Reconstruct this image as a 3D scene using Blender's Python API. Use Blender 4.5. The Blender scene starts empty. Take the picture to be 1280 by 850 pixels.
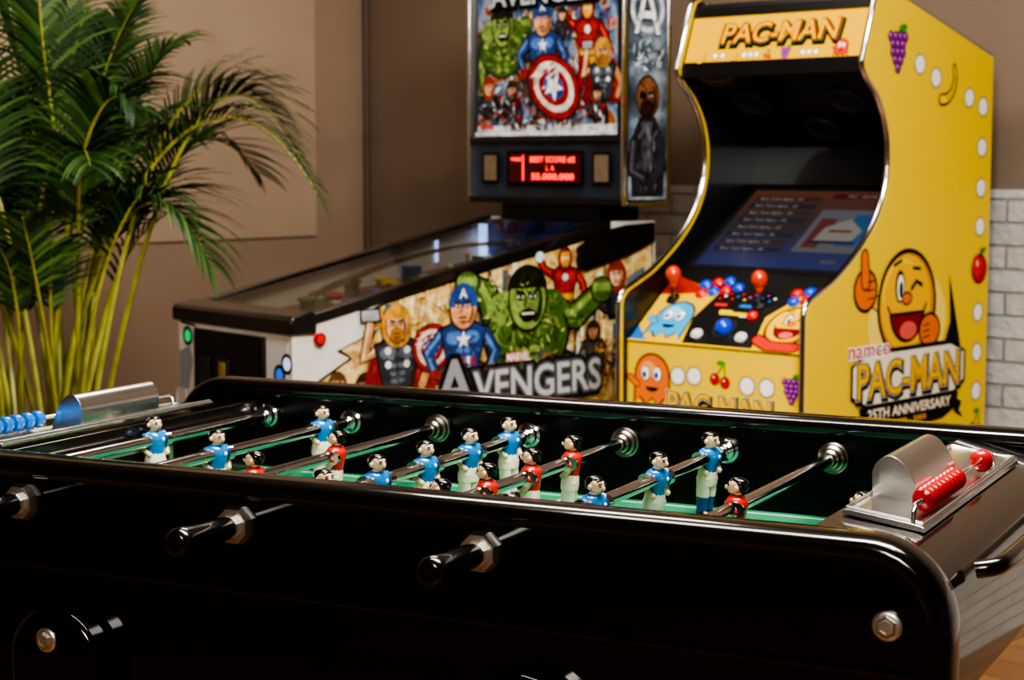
import bpy, math, random
from mathutils import Vector, Matrix
random.seed(7)
R=math.radians
S,Cc=math.sin(R(26.7)),math.cos(R(26.7))
def P(L,D,z=0.0):
    # room survey coordinates: L = metres right, D = metres ahead of the tripod position
    return Vector((-S*D+Cc*L, Cc*D+S*L, z))
CAMZ=1.24
# ------------------------------------------------------------------ materials
MATS={}
def lin(c):
    if isinstance(c,str):
        c=c.lstrip('#'); c=[int(c[i:i+2],16)/255 for i in (0,2,4)]
        c=[(x/12.92 if x<=0.04045 else ((x+0.055)/1.055)**2.4) for x in c]
    return (c[0],c[1],c[2],1)
def mat(name,col='#808080',rough=.5,metal=0,coat=0,emit=0,var=0.0,vscale=30,bump=0,bscale=60,spec=None):
    if name in MATS: return MATS[name]
    m=bpy.data.materials.new(name); m.use_nodes=True
    nt=m.node_tree; b=nt.nodes['Principled BSDF']
    c=lin(col)
    b.inputs['Base Color'].default_value=c
    b.inputs['Roughness'].default_value=rough
    b.inputs['Metallic'].default_value=metal
    b.inputs['Coat Weight'].default_value=coat
    b.inputs['Coat Roughness'].default_value=.05
    if spec is not None: b.inputs['Specular IOR Level'].default_value=spec
    if emit:
        b.inputs['Emission Color'].default_value=c; b.inputs['Emission Strength'].default_value=emit
    if var or bump:
        tc=nt.nodes.new('ShaderNodeTexCoord')
    if var:
        n=nt.nodes.new('ShaderNodeTexNoise'); n.inputs['Scale'].default_value=vscale; n.inputs['Detail'].default_value=5
        nt.links.new(tc.outputs['Object'],n.inputs['Vector'])
        r=nt.nodes.new('ShaderNodeValToRGB')
        r.color_ramp.elements[0].position=.3; r.color_ramp.elements[1].position=.7
        r.color_ramp.elements[0].color=tuple(x*(1-var) for x in c[:3])+(1,)
        r.color_ramp.elements[1].color=tuple(min(1,x*(1+var)) for x in c[:3])+(1,)
        nt.links.new(n.outputs['Fac'],r.inputs['Fac']); nt.links.new(r.outputs['Color'],b.inputs['Base Color'])
    if bump:
        n2=nt.nodes.new('ShaderNodeTexNoise'); n2.inputs['Scale'].default_value=bscale
        nt.links.new(tc.outputs['Object'],n2.inputs['Vector'])
        bp=nt.nodes.new('ShaderNodeBump'); bp.inputs['Strength'].default_value=bump; bp.inputs['Distance'].default_value=.01
        nt.links.new(n2.outputs['Fac'],bp.inputs['Height']); nt.links.new(bp.outputs['Normal'],b.inputs['Normal'])
    MATS[name]=m; return m
PAINT=[False]
def ink(h):
    if PAINT[0]: return mat('paint_'+h.lstrip('#'),h,.42,0,.1,var=.42,vscale=38,spec=.35)
    return mat('ink_'+h.lstrip('#'),h,.6,0,0,spec=.12)
def ramp_mat(name,stops,scale=6,rough=.4,detail=4,coat=.1,emit=0):
    m=bpy.data.materials.new(name); m.use_nodes=True; nt=m.node_tree; b=nt.nodes['Principled BSDF']
    b.inputs['Roughness'].default_value=rough; b.inputs['Coat Weight'].default_value=coat
    tc=nt.nodes.new('ShaderNodeTexCoord'); n=nt.nodes.new('ShaderNodeTexNoise')
    n.inputs['Scale'].default_value=scale; n.inputs['Detail'].default_value=detail
    nt.links.new(tc.outputs['Object'],n.inputs['Vector'])
    r=nt.nodes.new('ShaderNodeValToRGB'); cr=r.color_ramp
    while len(cr.elements)<len(stops): cr.elements.new(.5)
    for e,(p,c) in zip(cr.elements,stops): e.position=p; e.color=lin(c)
    nt.links.new(n.outputs['Fac'],r.inputs['Fac']); nt.links.new(r.outputs['Color'],b.inputs['Base Color'])
    if emit:
        nt.links.new(r.outputs['Color'],b.inputs['Emission Color']); b.inputs['Emission Strength'].default_value=emit
    MATS[name]=m; return m
BLACK=mat('gloss_black','#070606',.09,0,1.0)
BLACKM=mat('satin_black','#0d0d0e',.38)
INNER=mat('inner_wall_black','#070808',.24,0,0,spec=.25)
CHROME=mat('chrome','#dcdcde',.14,1)
STEEL=mat('brushed_steel','#e4e1db',.38,1,bump=.05,bscale=200)
ALU=mat('cast_aluminium','#d9d9d6',.24,1)
# ------------------------------------------------------------------ mesh builder
class MB:
    def __init__(s): s.v=[];s.f=[];s.m=[];s.mats=[]
    def mi(s,m):
        if m not in s.mats: s.mats.append(m)
        return s.mats.index(m)
    def face(s,pts,m):
        i=len(s.v); s.v+= [tuple(p) for p in pts]; s.f.append(list(range(i,i+len(pts)))); s.m.append(s.mi(m))
    def box(s,x0,x1,y0,y1,z0,z1,m):
        i=len(s.v)
        s.v+=[(x0,y0,z0),(x1,y0,z0),(x1,y1,z0),(x0,y1,z0),(x0,y0,z1),(x1,y0,z1),(x1,y1,z1),(x0,y1,z1)]
        for f in ((0,3,2,1),(4,5,6,7),(0,1,5,4),(1,2,6,5),(2,3,7,6),(3,0,4,7)):
            s.f.append([i+k for k in f]); s.m.append(s.mi(m))
    def prism(s,poly,axis,a0,a1,m,mcap=None):
        n=len(poly); i=len(s.v)
        def mk(p,a):
            if axis=='y': return (p[0],a,p[1])
            if axis=='x': return (a,p[0],p[1])
            return (p[0],p[1],a)
        s.v+=[mk(p,a0) for p in poly]+[mk(p,a1) for p in poly]
        s.f.append([i+k for k in range(n)][::-1]); s.m.append(s.mi(mcap or m))
        s.f.append([i+n+k for k in range(n)]); s.m.append(s.mi(mcap or m))
        for k in range(n):
            j=(k+1)%n; s.f.append([i+k,i+j,i+n+j,i+n+k]); s.m.append(s.mi(m))
    def rings(s,rings,m,caps=True,closed=True):
        i=len(s.v); n=len(rings[0])
        for r in rings: s.v+=[tuple(p) for p in r]
        for a in range(len(rings)-1):
            for k in range(n if closed else n-1):
                j=(k+1)%n
                s.f.append([i+a*n+k,i+a*n+j,i+(a+1)*n+j,i+(a+1)*n+k]); s.m.append(s.mi(m))
        if caps:
            s.f.append([i+k for k in range(n)][::-1]); s.m.append(s.mi(m))
            b=i+(len(rings)-1)*n
            s.f.append([b+k for k in range(n)]); s.m.append(s.mi(m))
    def path(s,pts,rad,m,seg=10):
        pts=[Vector(p) for p in pts]
        if not isinstance(rad,(list,tuple)): rad=[rad]*len(pts)
        rs=[]; prev=None
        for k,p in enumerate(pts):
            t=(pts[min(k+1,len(pts)-1)]-pts[max(k-1,0)])
            if t.length<1e-9: t=prev or Vector((0,0,1))
            t.normalize(); prev=t
            if k==0:
                ref=Vector((0,0,1)) if abs(t.z)<.9 else Vector((1,0,0))
                u=t.cross(ref).normalized()
            else:
                u=(u-t*u.dot(t)).normalized()
            w=t.cross(u)
            rs.append([p+(u*math.cos(2*math.pi*q/seg)+w*math.sin(2*math.pi*q/seg))*rad[k] for q in range(seg)])
        s.rings(rs,m)
    def lathe(s,c,axis,prof,m,seg=20):
        c=Vector(c); ax=Vector(axis).normalized()
        ref=Vector((0,0,1)) if abs(ax.z)<.9 else Vector((1,0,0))
        u=ax.cross(ref).normalized(); w=ax.cross(u)
        s.rings([[c+ax*h+(u*math.cos(2*math.pi*(q+.5)/seg)+w*math.sin(2*math.pi*(q+.5)/seg))*max(r,1e-5) for q in range(seg)] for h,r in prof],m)
    def sph(s,c,r,m,seg=14,vs=9):
        if not isinstance(r,(tuple,list)): r=(r,r,r)
        rs=[]
        for a in range(vs+1):
            th=math.pi*a/vs; 
            rs.append([(c[0]+r[0]*max(math.sin(th),1e-3)*math.cos(2*math.pi*q/seg),c[1]+r[1]*max(math.sin(th),1e-3)*math.sin(2*math.pi*q/seg),c[2]-r[2]*math.cos(th)) for q in range(seg)])
        s.rings(rs,m)
    def loft(s,secs,m,seg=14):
        s.rings([[(cx+rx*math.cos(2*math.pi*q/seg),cy+ry*math.sin(2*math.pi*q/seg),z) for q in range(seg)] for cx,cy,z,rx,ry in secs],m)
    def data(s,name,smooth=True,ang=38):
        me=bpy.data.meshes.new(name); me.from_pydata(s.v,[],s.f)
        for m in s.mats: me.materials.append(m)
        for p,k in zip(me.polygons,s.m): p.material_index=k
        me.update()
        if smooth:
            me.shade_smooth()
            try: me.set_sharp_from_angle(angle=R(ang))
            except Exception: pass
        return me
    def obj(s,name,parent=None,smooth=True,bevel=0,ang=38):
        o=bpy.data.objects.new(name,s.data(name,smooth,ang)); bpy.context.scene.collection.objects.link(o)
        if parent: o.parent=parent
        if bevel:
            b=o.modifiers.new('bevel','BEVEL'); b.width=bevel; b.segments=3; b.limit_method='ANGLE'; b.angle_limit=R(40)
        return o
def empty(name,loc=(0,0,0),rz=0):
    e=bpy.data.objects.new(name,None); e.location=loc; e.rotation_euler=(0,0,rz); e.empty_display_size=.2
    bpy.context.scene.collection.objects.link(e); return e
def catmull(pts,n=6):
    out=[]
    for i in range(len(pts)-1):
        p0=pts[max(i-1,0)];p1=pts[i];p2=pts[i+1];p3=pts[min(i+2,len(pts)-1)]
        for k in range(n):
            t=k/n
            out.append(tuple(.5*((2*b)+(-a+c)*t+(2*a-5*b+4*c-d)*t*t+(-a+3*b-3*c+d)*t**3) for a,b,c,d in zip(p0,p1,p2,p3)))
    out.append(tuple(pts[-1])); return out
# ------------------------------------------------------------------ printed artwork on flat panels
class Art:
    def __init__(s,name,parent,o,u,v,eps=1.5e-5):
        s.name=name;s.par=parent;s.o=Vector(o);s.u=Vector(u).normalized();s.v=Vector(v).normalized();s.n=s.u.cross(s.v)
        s.mb=MB();s.h=.0008;s.eps=eps
    def pt(s,x,y): return s.o+s.u*x+s.v*y+s.n*s.h
    def col(s,c): return c if not isinstance(c,str) else ink(c)
    def poly(s,pts,c):
        s.mb.face([s.pt(*p) for p in pts],s.col(c)); s.h+=s.eps
    def rect(s,x0,y0,x1,y1,c): s.poly([(x0,y0),(x1,y0),(x1,y1),(x0,y1)],c)
    def ell(s,cx,cy,rx,ry,c,rot=0,a0=0,a1=360,n=24):
        ps=[];ca,sa=math.cos(R(rot)),math.sin(R(rot))
        full=(a1-a0>=360)
        for k in range(n if full else n+1):
            a=R(a0+(a1-a0)*k/n); x,y=rx*math.cos(a),ry*math.sin(a)
            ps.append((cx+x*ca-y*sa,cy+x*sa+y*ca))
        s.poly(ps,c)
    def ring(s,cx,cy,r,w,c,n=32):
        for k in range(n):
            a,b=2*math.pi*k/n,2*math.pi*(k+1)/n
            s.mb.face([s.pt(cx+q*math.cos(t),cy+q*math.sin(t)) for q,t in((r-w,a),(r,a),(r,b),(r-w,b))],s.col(c))
        s.h+=s.eps
    def line(s,pts,w,c,w2=None):
        w2=w if w2 is None else w2; n=len(pts); L=[];Rr=[]
        for i,p in enumerate(pts):
            a=pts[max(i-1,0)];b=pts[min(i+1,n-1)]
            dx,dy=b[0]-a[0],b[1]-a[1]; l=math.hypot(dx,dy) or 1
            ww=(w+(w2-w)*i/(n-1))/2
            L.append((p[0]-dy/l*ww,p[1]+dx/l*ww)); Rr.append((p[0]+dy/l*ww,p[1]-dx/l*ww))
        for i in range(n-1):
            s.mb.face([s.pt(*q) for q in (Rr[i],Rr[i+1],L[i+1],L[i])],s.col(c))
        s.h+=s.eps
        s.ell(pts[0][0],pts[0][1],w/2,w/2,c,n=12); s.ell(pts[-1][0],pts[-1][1],w2/2,w2/2,c,n=12)
    def star(s,cx,cy,r,c,rot=0):
        s.poly([(cx+(r if k%2==0 else r*.4)*math.sin(R(rot)+k*math.pi/5),cy+(r if k%2==0 else r*.4)*math.cos(R(rot)+k*math.pi/5)) for k in range(10)],c)
    def grit(s,x,y,rx,ry,cols,n=40,l=.02,w=.004,ang=None):
        # short tapered brush strokes inside an ellipse
        for k in range(n):
            a=random.uniform(0,6.283); q=math.sqrt(random.random()); px,py=x+rx*q*math.cos(a),y+ry*q*math.sin(a)
            t=random.uniform(0,3.14) if ang is None else R(ang)+random.uniform(-.5,.5); ll=l*random.uniform(.4,1); ww=w*random.uniform(.5,1)
            dx,dy=math.cos(t)*ll/2,math.sin(t)*ll/2; ex,ey=-math.sin(t)*ww/2,math.cos(t)*ww/2
            s.mb.face([s.pt(px-dx,py-dy),s.pt(px+ex,py+ey),s.pt(px+dx,py+dy),s.pt(px-ex,py-ey)],s.col(random.choice(cols))); s.h+=2e-6
    def text(s,t,cx,cy,h,c,width=None,off=0,rot=0,shear=0):
        cu=bpy.data.curves.new(s.name+'_lettering','FONT'); cu.body=t; cu.size=h/.70; cu.align_x='CENTER'; cu.align_y='CENTER'
        cu.offset=off; cu.shear=shear; cu.resolution_u=3
        cu.materials.append(s.col(c))
        o=bpy.data.objects.new(s.name+'_lettering',cu); bpy.context.scene.collection.objects.link(o)
        sx=1
        if width:
            bpy.context.view_layer.update(); sx=width/max(o.dimensions.x,1e-4)
        o.parent=s.par
        cr,sr=math.cos(R(rot)),math.sin(R(rot)); U=s.u*cr+s.v*sr; V=-s.u*sr+s.v*cr
        p=s.pt(cx,cy); M=Matrix.Identity(4)
        for i in range(3): M[i][0]=U[i]*sx;M[i][1]=V[i];M[i][2]=s.n[i];M[i][3]=p[i]
        o.matrix_local=M; s.h+=s.eps*3; return o
    def outl(s,t,cx,cy,h,fill,edge,width=None,off=.003,**k):
        s.text(t,cx,cy,h,edge,width,off,**k); s.text(t,cx,cy,h,fill,(width*.985 if width else None),off*.15,**k)
    def done(s): return s.mb.obj(s.name,s.par,smooth=False)
K='#0c0b0d'
def limb(A,pts,w,c,w2=None,hi=None):
    w2=w if w2 is None else w2
    A.line(pts,w*1.25,K,w2*1.25); A.line(pts,w,c,w2)
    if hi: A.line([(x-w*.12,y+w*.12) for x,y in pts],w*.35,hi,w2*.3)
def face(A,x,y,s,skin,hair,mask=None,beard=None,shade='#7a4a30'):
    A.ell(x,y,.5*s*1.1,.66*s*1.1,K); A.ell(x,y,.5*s,.66*s,skin)
    A.ell(x+.22*s,y-.1*s,.2*s,.42*s,shade)
    A.ell(x-.05*s,y-.02*s,.36*s,.5*s,skin)
    if hair: A.ell(x,y+.22*s,.54*s,.5*s,hair,a0=0,a1=180); 
    if mask: A.ell(x,y+.1*s,.55*s,.62*s,mask,a0=-10,a1=190)
    if beard: A.ell(x-.02*s,y-.38*s,.34*s,.3*s,beard)
    for d in(-.2,.14): A.ell(x+d*s,y+.06*s,.14*s,.10*s,shade); A.ell(x+d*s,y+.04*s,.09*s,.04*s,'#f3efe0'); A.ell(x+d*s,y+.04*s,.045*s,.045*s,K)
    A.line([(x-.32*s,y+.17*s),(x-.1*s,y+.12*s)],.06*s,K); A.line([(x+.04*s,y+.12*s),(x+.27*s,y+.17*s)],.06*s,K)
    A.line([(x-.04*s,y),(x-.09*s,y-.16*s)],.05*s,shade)
    A.line([(x-.18*s,y-.32*s),(x+.12*s,y-.32*s)],.06*s,'#5a1c18')
    A.ell(x-.02*s,y-.46*s,.14*s,.04*s,shade)
def torso(A,x,y,s,c,c2=None,hi=None):
    t=[(x-1.05*s,y+.75*s),(x-.35*s,y+1.05*s),(x+.35*s,y+1.05*s),(x+1.05*s,y+.75*s),(x+.85*s,y-.1*s),(x+.6*s,y-1.1*s),(x-.6*s,y-1.1*s),(x-.85*s,y-.1*s)]
    A.poly([(x+(p[0]-x)*1.1,y+(p[1]-y)*1.08) for p in t],K); A.poly(t,c)
    if hi:
        A.ell(x-.45*s,y+.45*s,.4*s,.27*s,hi); A.ell(x+.42*s,y+.45*s,.36*s,.25*s,hi)
        for k in range(3):
            for d in(-.2,.2): A.ell(x+d*s,y-(.05+.3*k)*s,.16*s,.11*s,hi)
        A.grit(x,y,.8*s,.9*s,[hi,K,c],30,.35*s,.09*s)
    if c2: A.poly([(x-.6*s,y-1.1*s),(x+.6*s,y-1.1*s),(x+.65*s,y-.7*s),(x-.65*s,y-.7*s)],c2)
def hulk(A,x,y,s,la,ra,hs=1.3):
    g,h,d='#41602a','#7d9850','#1c300d'
    limb(A,[(x-1.1*s,y+.55*s)]+la,.75*s,g,.55*s,h); limb(A,[(x+1.1*s,y+.55*s)]+ra,.75*s,g,.55*s,h)
    for pts in ([(x-1.1*s,y+.55*s)]+la,[(x+1.1*s,y+.55*s)]+ra):
        for p in pts: A.grit(p[0],p[1],.35*s,.33*s,[d,h,g,'#b9c980'],26,.28*s,.07*s)
    for q in (la[-1],ra[-1]):
        A.ell(q[0],q[1],.42*s,.38*s,K); A.ell(q[0],q[1],.37*s,.33*s,g)
        for k in range(4): A.ell(q[0]-.24*s+k*.16*s,q[1]+.08*s,.09*s,.14*s,h); 
    A.ell(x,y,1.5*s,1.15*s,K); A.ell(x,y,1.42*s,1.08*s,g)
    A.ell(x-.6*s,y+.2*s,.6*s,.45*s,h); A.ell(x+.6*s,y+.2*s,.55*s,.42*s,h); A.ell(x-.55*s,y+.08*s,.5*s,.32*s,g); A.ell(x+.62*s,y+.08*s,.46*s,.3*s,g)
    A.line([(x,y+.6*s),(x,y-.9*s)],.07*s,d)
    for k in range(3): A.ell(x-.25*s,y-(.35+.24*k)*s,.2*s,.1*s,h); A.ell(x+.25*s,y-(.35+.24*k)*s,.2*s,.1*s,h)
    A.grit(x,y,1.3*s,.95*s,[d,d,h,g,'#b9c980','#17240a'],140,.42*s,.09*s)
    A.ell(x-.9*s,y+.85*s,.5*s,.35*s,h,rot=25); A.ell(x+.9*s,y+.85*s,.5*s,.35*s,g,rot=-25)
    A.grit(x-.9*s,y+.85*s,.4*s,.28*s,[d,g,h],24,.25*s,.07*s); A.grit(x+.9*s,y+.85*s,.4*s,.28*s,[d,g,h],24,.25*s,.07*s)
    face(A,x,y+1.0*s,s*hs,h,'#14180c',shade=d)
    A.grit(x,y+1.45*s,.42*s*hs,.2*s*hs,['#14180c','#2c3520'],20,.25*s*hs,.06*s*hs,70)
    A.grit(x,y+.95*s,.35*s*hs,.4*s*hs,[d,g,'#b9c980'],26,.16*s*hs,.04*s)
    A.ell(x,y+(1.0-.34*hs)*s,.24*s*hs,.13*s*hs,K); A.rect(x-.17*s*hs,y+(1.0-.34*hs)*s,x+.17*s*hs,y+(1.06-.34*hs)*s,'#efe9cf')
def shield(A,x,y,r,sq=1.0,rot=0):
    for k,c in ((1.06,K),(1,'#931a17'),(.8,'#cfcbc4'),(.6,'#931a17'),(.4,'#1f4a97')): A.ell(x,y,r*k,r*k*sq,c,rot=rot)
    A.grit(x-.3*r,y+.3*r,.5*r,.5*r*sq,['#f2dcd6','#ffffff','#6d1210'],30,.4*r,.05*r,45)
    A.star(x,y,r*.38,'#f4f2ee',rot=-rot)
def cap(A,x,y,s):
    limb(A,[(x-1*s,y+.6*s),(x-1.7*s,y-.1*s),(x-1.3*s,y-.9*s)],.5*s,'#213f78',.4*s,'#5c85c4'); limb(A,[(x+1*s,y+.6*s),(x+1.6*s,y-.2*s),(x+1.2*s,y-1*s)],.5*s,'#213f78',.42*s,'#5c85c4')
    A.grit(x,y-.1*s,1.8*s,.6*s,[K,'#213f78','#7c9fd0'],30,.3*s,.07*s)
    A.ell(x-1.35*s,y-.95*s,.28*s,.28*s,'#8f231d'); A.ell(x+1.2*s,y-1.05*s,.28*s,.28*s,'#8f231d')
    torso(A,x,y,s,'#213f78',hi='#4a73b5')
    for k in range(5): A.rect(x-.55*s+k*.24*s,y-1.1*s,x-.43*s+k*.24*s,y-.3*s,'#b02422' if k%2==0 else '#ece8e2')
    A.star(x,y+.35*s,.36*s,'#f4f2ee')
    face(A,x,y+1.6*s,s*1.25,'#d79b70',None,mask='#274a8c'); A.text('A',x,y+2.1*s,.35*s,'#f4f2ee',off=.001)
def thor(A,x,y,s):
    A.poly([(x-1.1*s,y+.9*s),(x+1.1*s,y+.9*s),(x+2*s,y-1.4*s),(x+.2*s,y-1.2*s),(x-1.9*s,y-1.6*s)],'#7d1715')
    A.grit(x,y-.4*s,1.4*s,.9*s,['#5a0d0e','#b8332a','#8d1a18'],50,.8*s,.13*s,80)
    limb(A,[(x-1*s,y+.6*s),(x-1.6*s,y+.2*s),(x-1.3*s,y+1.6*s)],.45*s,'#c08a5c',.36*s,'#ecc39a'); limb(A,[(x+1*s,y+.6*s),(x+1.5*s,y-.2*s),(x+1.2*s,y-.9*s)],.45*s,'#c08a5c',.36*s)
    A.rect(x-1.75*s,y+1.7*s,x-.8*s,y+2.25*s,K); A.rect(x-1.68*s,y+1.76*s,x-.88*s,y+2.18*s,'#9a9fa6')
    torso(A,x,y,s,'#2d333c',hi='#5d6773')
    for d in(-.45,.45):
        A.ell(x+d*s,y+.55*s,.15*s,.15*s,'#cfd3d8'); A.ell(x+d*s,y,.15*s,.15*s,'#cfd3d8')
    A.ell(x,y+1.5*s,.75*s,.85*s,'#b8863a'); A.grit(x,y+1.5*s,.65*s,.75*s,['#8d6426','#e6c068'],30,.4*s,.07*s,80); face(A,x,y+1.55*s,s*1.05,'#d9a67a','#b88a38',beard='#94662a')
def iron(A,x,y,s):
    r,g='#8c1817','#c9953a'
    limb(A,[(x-1*s,y+.6*s),(x-1.7*s,y+.9*s),(x-2.1*s,y+1.6*s)],.5*s,r,.45*s,'#d2453c'); limb(A,[(x+1*s,y+.6*s),(x+1.6*s,y-.2*s),(x+1.7*s,y-1*s)],.5*s,r,.45*s,'#d2453c')
    A.ell(x-2.1*s,y+1.7*s,.34*s,.34*s,'#bfe8f5')
    for d in (-.4,.4): limb(A,[(x+d*s,y-1*s),(x+d*1.4*s,y-2*s),(x+d*1.5*s,y-3*s)],.5*s,r if d<0 else g,.4*s)
    torso(A,x,y,s,r,c2=g,hi='#b02f27'); A.ell(x,y+.35*s,.24*s,.24*s,'#c9f1fb')
    A.ell(x,y+1.55*s,.6*s,.76*s,K); A.ell(x,y+1.55*s,.53*s,.68*s,r); A.poly([(x-.36*s,y+1.95*s),(x+.36*s,y+1.95*s),(x+.4*s,y+1.4*s),(x+.2*s,y+1.02*s),(x-.2*s,y+1.02*s),(x-.4*s,y+1.4*s)],g)
    A.rect(x-.3*s,y+1.52*s,x-.06*s,y+1.6*s,'#e9fbff'); A.rect(x+.06*s,y+1.52*s,x+.3*s,y+1.6*s,'#e9fbff')
def widow(A,x,y,s,hair='#8f2f1c',suit='#1a1c22',skin='#e2ae8c'):
    limb(A,[(x-.8*s,y+.6*s),(x-1.3*s,y-.2*s),(x-.6*s,y-.5*s)],.36*s,suit,.3*s,'#454a58'); limb(A,[(x+.8*s,y+.6*s),(x+1.2*s,y-.3*s),(x+1*s,y-1*s)],.36*s,suit,.3*s)
    torso(A,x,y,s*.8,suit,hi='#3a4050'); A.ell(x,y+1.3*s,.7*s,.85*s,hair); face(A,x,y+1.35*s,s*.9,skin,hair)

# ================================================================== ROOM
roomC=P(-.555,7.01,0); RZ=R(26.7-43)
def room_obj(mb,name,bevel=0,smooth=False):
    o=mb.obj(name,None,smooth=smooth,bevel=bevel); o.location=roomC; o.rotation_euler=(0,0,RZ); return o
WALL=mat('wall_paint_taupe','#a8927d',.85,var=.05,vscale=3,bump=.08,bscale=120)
WALLL=mat('wall_paint_left','#937e6c',.85,var=.05,vscale=3,bump=.08,bscale=120)  # darker copy for the left wall outside the painted light patch
WALLP=mat('wall_paint_light_patch','#a8927e',.85,var=.05,vscale=3,bump=.08,bscale=120)  # lighter copy: the pool of light on the left wall, put into colour
W,Dp,Hh=7.8,7.6,2.9
def wbox(name,*a,m=WALL):
    b=MB(); b.box(*a,m); return room_obj(b,name)
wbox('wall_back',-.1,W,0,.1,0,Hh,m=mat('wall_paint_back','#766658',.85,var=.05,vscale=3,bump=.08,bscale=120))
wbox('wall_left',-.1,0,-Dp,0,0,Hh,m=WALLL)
wbox('wall_right',W,W+.1,-Dp,.1,0,Hh)
wbox('wall_front',-.1,W,-Dp-.1,-Dp,0,Hh)
wbox('ceiling',-.1,W+.1,-Dp-.1,.1,Hh,Hh+.1,m=mat('ceiling_paint','#8c8176',.9))
m=bpy.data.materials.new('oak_floor'); m.use_nodes=True; nt=m.node_tree; b=nt.nodes['Principled BSDF']; b.inputs['Roughness'].default_value=.35
tc=nt.nodes.new('ShaderNodeTexCoord'); br=nt.nodes.new('ShaderNodeTexBrick'); br.inputs['Scale'].default_value=1
br.inputs['Brick Width'].default_value=1.2; br.inputs['Row Height'].default_value=.14; br.inputs['Mortar Size'].default_value=.003
br.inputs['Color1'].default_value=lin('#a07244'); br.inputs['Color2'].default_value=lin('#825a35'); br.inputs['Mortar'].default_value=lin('#2b1c10')
nz=nt.nodes.new('ShaderNodeTexNoise'); mp=nt.nodes.new('ShaderNodeMapping'); mp.inputs['Scale'].default_value=(2,30,2)
nt.links.new(tc.outputs['Object'],mp.inputs['Vector']); nt.links.new(mp.outputs['Vector'],nz.inputs['Vector'])
mx=nt.nodes.new('ShaderNodeMixRGB'); mx.blend_type='MULTIPLY'; mx.inputs['Fac'].default_value=.5
nt.links.new(tc.outputs['Object'],br.inputs['Vector']); nt.links.new(br.outputs['Color'],mx.inputs[1]); nt.links.new(nz.outputs['Fac'],mx.inputs[2]); nt.links.new(mx.outputs['Color'],b.inputs['Base Color'])
wbox('floor',-.1,W+.1,-Dp-.1,.1,-.1,0,m=m)
m=bpy.data.materials.new('white_brick'); m.use_nodes=True; nt=m.node_tree; b=nt.nodes['Principled BSDF']; b.inputs['Roughness'].default_value=.8
tc=nt.nodes.new('ShaderNodeTexCoord'); sx=nt.nodes.new('ShaderNodeSeparateXYZ'); cx=nt.nodes.new('ShaderNodeCombineXYZ')
nt.links.new(tc.outputs['Object'],sx.inputs[0]); nt.links.new(sx.outputs['X'],cx.inputs['X']); nt.links.new(sx.outputs['Z'],cx.inputs['Y'])
br=nt.nodes.new('ShaderNodeTexBrick'); br.inputs['Scale'].default_value=1; br.inputs['Brick Width'].default_value=.2; br.inputs['Row Height'].default_value=.066
br.inputs['Mortar Size'].default_value=.005; br.inputs['Mortar Smooth'].default_value=.6; br.inputs['Color1'].default_value=lin('#bdb9b4'); br.inputs['Color2'].default_value=lin('#aca8a3'); br.inputs['Mortar'].default_value=lin('#96928d')
nt.links.new(cx.outputs[0],br.inputs['Vector']); nt.links.new(br.outputs['Color'],b.inputs['Base Color'])
nz=nt.nodes.new('ShaderNodeTexNoise'); nz.inputs['Scale'].default_value=30; nt.links.new(tc.outputs['Object'],nz.inputs['Vector'])
mm=nt.nodes.new('ShaderNodeMath'); mm.operation='MULTIPLY_ADD'; mm.inputs[1].default_value=-1; nt.links.new(br.outputs['Fac'],mm.inputs[0]); nt.links.new(nz.outputs['Fac'],mm.inputs[2])
bp=nt.nodes.new('ShaderNodeBump'); bp.inputs['Strength'].default_value=.8; bp.inputs['Distance'].default_value=.014; nt.links.new(mm.outputs[0],bp.inputs['Height']); nt.links.new(bp.outputs['Normal'],b.inputs['Normal'])
wbox('wall_brick_cladding',1.05,W,-.03,0,0,1.15,m=m)
wbox('wall_light_patch_left',0,.012,-Dp,-.27,.95,Hh,m=WALLP)  # thin slab carrying the painted light patch of the left wall
b=MB(); b.path([(.03,-.03,0),(.03,-.03,Hh)],.012,mat('conduit_paint','#5b4e43',.6),8); room_obj(b,'trim_1',smooth=True)
wbox('baseboard_left',0,.015,-Dp,0,0,.09,m=mat('baseboard_paint','#4b4038',.5))

# ================================================================== FOOSBALL TABLE
T=empty('foosball_table',(0,0,0)); 
ZR=.84; YN,YF=1.615,2.385
XL,XR=-1.768,-.38
FZ=.759
RT=.880   # centre line of the rail
rodX=[-1.603+.1512*i for i in range(8)]
def side_poly():
    r=.065; x0,x1=XL,XR; zt=RT+.002
    p=[(x0,.72),(x0+.28,.60),(x1-.28,.60),(x1,.72)]
    p+=[(x1-r+r*math.cos(R(a)),zt-r+r*math.sin(R(a))) for a in range(0,91,10)]
    p+=[(x0+r+r*math.cos(R(a)),zt-r+r*math.sin(R(a))) for a in range(90,181,10)]
    return p
b=MB(); b.prism(side_poly(),'y',YN,YN+.04,BLACK)
b.obj('side_panel_near',T,bevel=.002)
b=MB(); b.prism([(YN+.002,.764),(YN-.006,.7655),(YN-.007,.7685),(YN-.006,.7715),(YN+.002,.773)],'x',XL+.02,XR-.02,BLACK); b.obj('panel_bead',T)
b=MB(); b.prism(side_poly(),'y',YF-.04,YF,BLACK); b.obj('side_panel_far',T,bevel=.002)
b=MB()
for y in (YF-.0425,YN+.0395): b.box(-1.64,-.52,y,y+.003,.74,.868,INNER)
b.box(-1.6255,-1.6215,YN+.04,YF-.04,.74,.856,INNER); b.box(-.5285,-.5245,YN+.04,YF-.04,.74,.872,INNER)
b.obj('inner_liner',T,smooth=False)
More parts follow.
